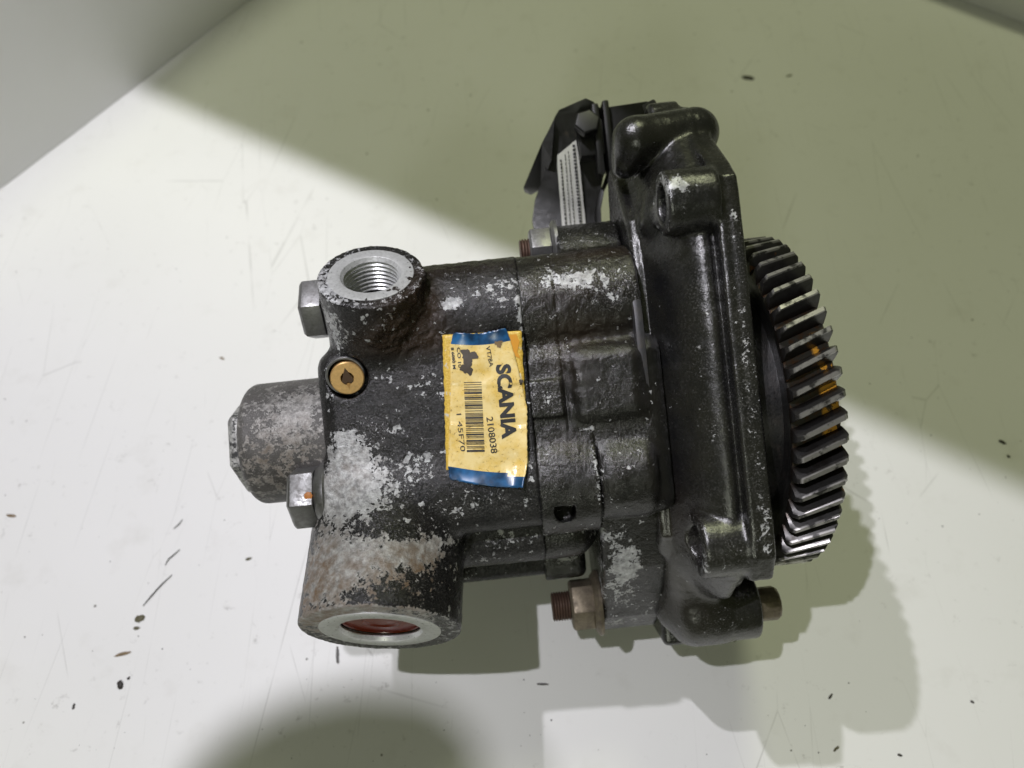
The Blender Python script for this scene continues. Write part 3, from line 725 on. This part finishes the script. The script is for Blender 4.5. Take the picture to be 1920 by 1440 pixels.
write('2108038', 912, 782, 921, 850, 12, .008)
write('1 45F70', 856, 776, 864, 846, 9, .0)
write('CO 10', 857, 652, 860, 690, 6, .02)
write('8 6080 M', 846, 652, 850, 692, 5, .03)
V, Fc = [], []; rr = random.Random(11); y = 716.0
pat = [1, 1, 1, 1.2, 1, 3, 1, 2.4, 1, 1, 1, 3, 1, 1.2, 1, 1, 1, 1, 3, 1, 1, 2.6, 1, 1, 1.2, 1, 1, 2.8, 1, 1, 3, 1, 1.2, 1, 1, 3.2, 1, 1, 1, 2.4, 1]
for wbar in pat:
    ww = wbar*1.12; xs0 = 870+(y-716)*.045
    if y+ww > 848: break
    k = len(V); q = [(xs0, y+.6), (xs0+33, y), (xs0+33, y+ww), (xs0, y+ww+.6)]
    mid = [SP(a, c, inv_z(a, c)+.16) for a, c in (q[0], (q[0][0]+16, q[0][1]-.3), q[1], q[2], (q[2][0]-16, q[2][1]+.3), q[3])]
    V += mid; Fc += [(k, k+5, k+4, k+1), (k+1, k+4, k+3, k+2)]
    y += ww+rr.choice((1.3, 1.6, 1.6, 3.2))
mesh_obj('barcode', V, Fc, M_ink, stk, smooth=False)
# dark smudge where the film is torn
def smudge(name, cx, cy, rx, ry, seed, mat):
    rr = random.Random(seed); n = 26; pts = []
    for k in range(n):
        a = 2*math.pi*k/n; r = 1+.22*math.sin(3*a+seed)+.14*math.sin(7*a)+rr.uniform(-.1, .1)
        px, py = cx+rx*r*math.cos(a), cy+ry*r*math.sin(a); pts.append(SP(px, py, inv_z(px, py)+.18))
    c = SP(cx, cy, inv_z(cx, cy)+.18)
    return mesh_obj(name, pts+[c], [(k, n, (k+1) % n) for k in range(n)], mat, stk, smooth=False)
M_sm = plain('grey_brown_grime', (.055, .042, .03), .5, 0, .2)
smudge('grime_spot', 879, 668, 14, 13, 2, M_sm); smudge('grime_spot', 876, 690, 11, 12, 5, M_sm)
smudge('grime_spot', 977, 716, 4, 5, 9, M_sm); smudge('grime_spot', 935, 645, 7, 6, 4, plain('brown_stain', (.20, .13, .06), .5))

# ------------------------------------------------------------------ setting: bench top and walls
tm_, nt, P = mat_base('white_laminate'); b = NB(nt); v = b.coords()
n1 = b.noise(v, 3.5, 4, .55); n2 = b.noise(v, 40, 5, .6); n3 = b.noise(v, 300, 3, .5)
col = b.mix(b.mapr(n1, .3, .7), (.72, .725, .70), (.77, .77, .76))
col = b.mix(b.math('MULTIPLY', b.mapr(n2, .58, .75), .25), col, (.55, .54, .50))
sm = b.math('MULTIPLY', b.mapr(b.noise(v, 130, 6, .75), .60, .70), b.mapr(b.noise(v, 11, 3, .6), .44, .62))
col = b.mix(b.math('MULTIPLY', sm, .7), col, (.30, .29, .27))
# scratches: thin stretched lines
for k, (rz, sc_, th) in enumerate(((.9, 26, .0035), (-.55, 18, .003), (1.35, 31, .003))):
    vs = b.stretch(v, 1, .16, 1, (0, 0, rz)); wv = b.voro(b.stretch(vs, 1, 1, 0), sc_, 'DISTANCE_TO_EDGE').outputs['Distance']
    ln = b.math('MULTIPLY', b.mapr(wv, th, 0), b.mapr(b.noise(v, 9+3*k, 3, .6), .52, .62))
    col = b.mix(b.math('MULTIPLY', ln, .7), col, (.42, .42, .40))
dots = b.voro(b.stretch(v, 1, 1, 0), 95); rnd = b.n('ShaderNodeSeparateColor'); b.l(dots.outputs['Color'], rnd.inputs[0])
dm = b.math('MULTIPLY', b.math('LESS_THAN', dots.outputs['Distance'], b.mapr(rnd.outputs[0], .90, 1, 0, .085)), b.math('GREATER_THAN', rnd.outputs[0], .90))
col = b.mix(b.math('MULTIPLY', dm, .8), col, (.12, .11, .09))
b.l(col, P.inputs['Base Color']); P.inputs['Roughness'].default_value = .42; P.inputs['Specular IOR Level'].default_value = .3
b.l(b.bump(n3, .04, .0001), P.inputs['Normal'])

def world_slab(name, pts, z0, z1, mat):
    n = len(pts); V = [(p[0], p[1], z0) for p in pts]+[(p[0], p[1], z1) for p in pts]
    Fc = [tuple(range(n))[::-1], tuple(range(n, 2*n))]+[(k, (k+1) % n, n+(k+1) % n, n+k) for k in range(n)]
    return finish(mesh_obj(name, V, Fc, mat), 0)
bench = world_slab('bench_top', [(-1600, -700), (1600, -700), (1600, 1600), (-1600, 1600)], -20, 0, tm_)
tag(bench, kind='structure')
wm, nt, P = mat_base('painted_board'); b = NB(nt); v = b.coords()
b.l(b.mix(b.mapr(b.noise(v, 6, 4), .3, .7), (.68, .685, .67), (.73, .73, .72)), P.inputs['Base Color']); P.inputs['Roughness'].default_value = .5
def wall(name, a, b_, th, h0, h1, mat):
    a, b_ = Vector((a[0], a[1])), Vector((b_[0], b_[1])); d = (b_-a).normalized(); nr = Vector((-d.y, d.x))*th
    return world_slab(name, [a, b_, b_+nr, a+nr], h0, h1, mat)
pa_, pb_ = T(0, 355), T(470, 0); dl = (pb_-pa_).normalized()
pc_, pd_ = T(1800, 0), T(1920, 45); dr_ = (pd_-pc_).normalized()
# corner of the two boards
den = dl.x*dr_.y-dl.y*dr_.x; tt = ((pc_.x-pa_.x)*dr_.y-(pc_.y-pa_.y)*dr_.x)/den; corner = pa_+dl*tt
lw = wall('side_board', pa_-dl*160, corner, 14, .4, 230, wm)
tag(lw, 'pale board standing along the upper left edge of the bench', 'board')
rw = wall('back_board', corner, pd_+dr_*500, 14, .4, 40, wm)
tag(rw, 'green tinted board standing behind the bench, a sliver in the top right corner', 'board')
# added unseen blockers, one under each lamp: a panel whose straight edge throws the long shadow line across the
# bench, and a small curved flap on its near side that shades the lower left
def shadow_from(q, lp, h): return lp+(q-lp)*((900-h)/900)
for (nm, t_, n_, p_, s_, h_), (ta, tb), nmax, lab in zip(LAMPS, ((-316, -45), (-478, -170)), (151, 455), ('right hand', 'left hand')):
    e = n_+(262-n_)*(900-h_)/900
    sh = bpy.data.objects.new('light_blocker', None); COL.objects.link(sh)
    tag(sh, 'flat white light blocker added out of view under the %s lamp' % lab, 'lamp screen', 'added light blockers out of view')
    o = world_slab('panel', [tn(ta, e), tn(tb, e), tn(tb, nmax), tn(ta, nmax)], h_, h_+2, wm); o.parent = sh
    lp = Vector((*tn(t_, n_), 0))
    q = [T(px, py) for px, py in ((300, 1580), (350, 1470), (430, 1385), (540, 1325), (670, 1295), (800, 1305), (880, 1370), (930, 1580)) if lab == 'right hand'] or [T(px, py) for px, py in ((290, 1560), (345, 1430), (430, 1350), (560, 1290), (700, 1262), (850, 1262), (960, 1310), (1030, 1420), (1050, 1560))]
    o = world_slab('flap', [tuple(shadow_from(Vector((a.x, a.y, 0)), lp, h_)) for a in q], h_, h_+2, wm); o.parent = sh
print('corner', corner, 'angle', math.degrees(dl.angle(dr_)))

# ------------------------------------------------------------------ crumbs on the bench
def crumb(name, px, py, lx, ly, ang, label, col, seed, h=.8, grp='crumbs of dirt and paint on the white bench', cat='crumb'):
    rr = random.Random(seed); c = T(px, py); n = 11; V = []; Fc = []
    s = (T(px+1, py)-T(px, py)).length*.85
    for lev, (k, z) in enumerate(((1.0, .05), (.9, h*.6), (.55, h))):
        for i in range(n):
            a = 2*math.pi*i/n; r = k*(1+.28*math.sin(2*a+seed)+rr.uniform(-.2, .2))
            V.append((lx*s*.5*r*math.cos(a), ly*s*.5*r*math.sin(a), z+rr.uniform(-.1, .1)*h*(lev > 0)))
    for l in range(2):
        for i in range(n): Fc.append((l*n+i, l*n+(i+1) % n, (l+1)*n+(i+1) % n, (l+1)*n+i))
    Fc += [tuple(range(n))[::-1], tuple(2*n+i for i in range(n))]
    o = mesh_obj(name, V, Fc, col); sharp(o, 50); o.location = c*S; o.rotation_euler = (0, 0, R(ang)); tag(o, label, cat, grp); return o
K_dark = plain('dirt_dark', (.035, .030, .024), .6, 0, .4, 900, .4); K_ol = plain('dirt_olive', (.12, .11, .055), .6, 0, .4, 900, .4); K_tan = plain('dirt_tan', (.24, .17, .09), .6, 0, .3, 900, .4); K_gr = plain('dirt_grey', (.16, .155, .15), .7, 0, .3, 900, .4)
crumb('dirt_crumb', 262, 1160, 16, 22, -20, 'olive brown crumb left of the big lower port, at the foot of a long hair', K_ol, 1)
crumb('dirt_crumb', 256, 1178, 12, 9, 10, 'small olive flake just below the olive brown crumb', K_ol, 2, .5)
crumb('wood_sliver', 231, 1226, 32, 8, 20, 'thin tan sliver lying below the olive brown crumb', K_tan, 3, .5)
crumb('dirt_crumb', 226, 1284, 16, 15, 0, 'round dark grey crumb, lowest of the crumbs left of the port', K_dark, 4, 1.3)
crumb('dirt_crumb', 241, 1272, 9, 5, 30, 'tiny black flake touching the round dark grey crumb', K_dark, 5, .4)
crumb('dirt_crumb', 21, 967, 22, 7, -15, 'brown flake near the left edge of the bench', K_tan, 6, .6)
crumb('dirt_crumb', 1402, 146, 24, 15, -20, 'largest dark crumb in the green shade beyond the bracket', K_dark, 7, 1.0)
crumb('dirt_crumb', 1480, 142, 13, 6, 25, 'small faint crumb right of the largest dark crumb', K_ol, 8, .5)
crumb('dirt_crumb', 1879, 829, 15, 9, -20, 'black oval crumb near the right edge of the bench', K_dark, 9, .8)
crumb('dirt_crumb', 1891, 856, 8, 6, -20, 'tiny black crumb just below the black oval crumb', K_dark, 10, .5)
crumb('dirt_crumb', 466, 1048, 19, 5, 12, 'thin olive flake between the hairs and the big lower port', K_ol, 11, .4)
crumb('straw_bit', 416, 672, 14, 5, -35, 'short straw coloured bit left of the upper port', K_tan, 12, .5)
crumb('dirt_crumb', 1557, 1306, 13, 6, 35, 'dark flake below the scalloped gear shadow', K_dark, 13, .5)
crumb('dirt_crumb', 1568, 1404, 15, 7, 35, 'brown flake at the bottom edge, right of the gear shadow', K_ol, 14, .5)
crumb('dirt_crumb', 1687, 1416, 9, 6, 0, 'small dark crumb at the bottom edge near the right corner', K_dark, 15, .5)
crumb('dirt_crumb', 1823, 1316, 9, 6, 0, 'small dark crumb in the lower right corner of the bench', K_dark, 16, .5)
crumb('dirt_crumb', 138, 1325, 7, 11, 0, 'small dark crumb near the lower left corner', K_dark, 17, .5)
crumb('paint_flake', 633, 1228, 9, 32, 12, 'ragged grey flake below the lower port', K_gr, 18, .5)
crumb('dirt_crumb', 1017, 1283, 26, 5, -6, 'flat dark flake below the square shadow', K_dark, 19, .3)
def hair(name, pts, r, label, mat):
    V, Fc = [], []; P3 = [T(px, py, .45) for px, py in pts]; n = 5
    for i, p in enumerate(P3):
        d = (P3[min(i+1, len(P3)-1)]-P3[max(i-1, 0)]).normalized(); s_ = Vector((-d.y, d.x, 0))
        k = r*(.5 if i in (0, len(P3)-1) else 1)
        for j in range(n):
            a = 2*math.pi*j/n; V.append(p+s_*math.cos(a)*k+Vector((0, 0, 1))*math.sin(a)*k)
    for i in range(len(P3)-1):
        for j in range(n): Fc.append((i*n+j, i*n+(j+1) % n, (i+1)*n+(j+1) % n, (i+1)*n+j))
    o = mesh_obj(name, V, Fc, mat); tag(o, label, 'hair', 'dark hairs on the white bench'); return o
hair('hair', [(268, 1136), (283, 1118), (300, 1099), (322, 1078)], .38, 'longest dark hair, ending at the olive brown crumb', K_dark)
hair('hair', [(309, 1060), (316, 1048), (326, 1040), (337, 1030)], .34, 'middle dark hair above the longest one', K_dark)
hair('hair', [(325, 992), (335, 983), (342, 974)], .34, 'shortest dark hair, topmost of the three', K_dark)
# fine specks nobody could count
V, Fc = [], []
for k in range(300):
    px, py = random.uniform(0, 1920), random.uniform(0, 1440)
    if 430 < px < 1600 and 200 < py < 1230: continue
    c = T(px, py, .15); r = random.choice((.18, .25, .35, .5, .3)); m0 = len(V); a0 = random.uniform(0, 6)
    for i in range(5):
        a = a0+i*1.2566; V.append(c+Vector((math.cos(a)*r*random.uniform(.6, 1.3), math.sin(a)*r*random.uniform(.5, 1), 0)))
    V.append(c+Vector((0, 0, r*.6))); Fc += [(m0+i, m0+(i+1) % 5, m0+5) for i in range(5)]
o = mesh_obj('dust_specks', V, Fc, K_dark); tag(o, kind='stuff', label='fine dark specks of dirt scattered over the white bench', cat='dirt')
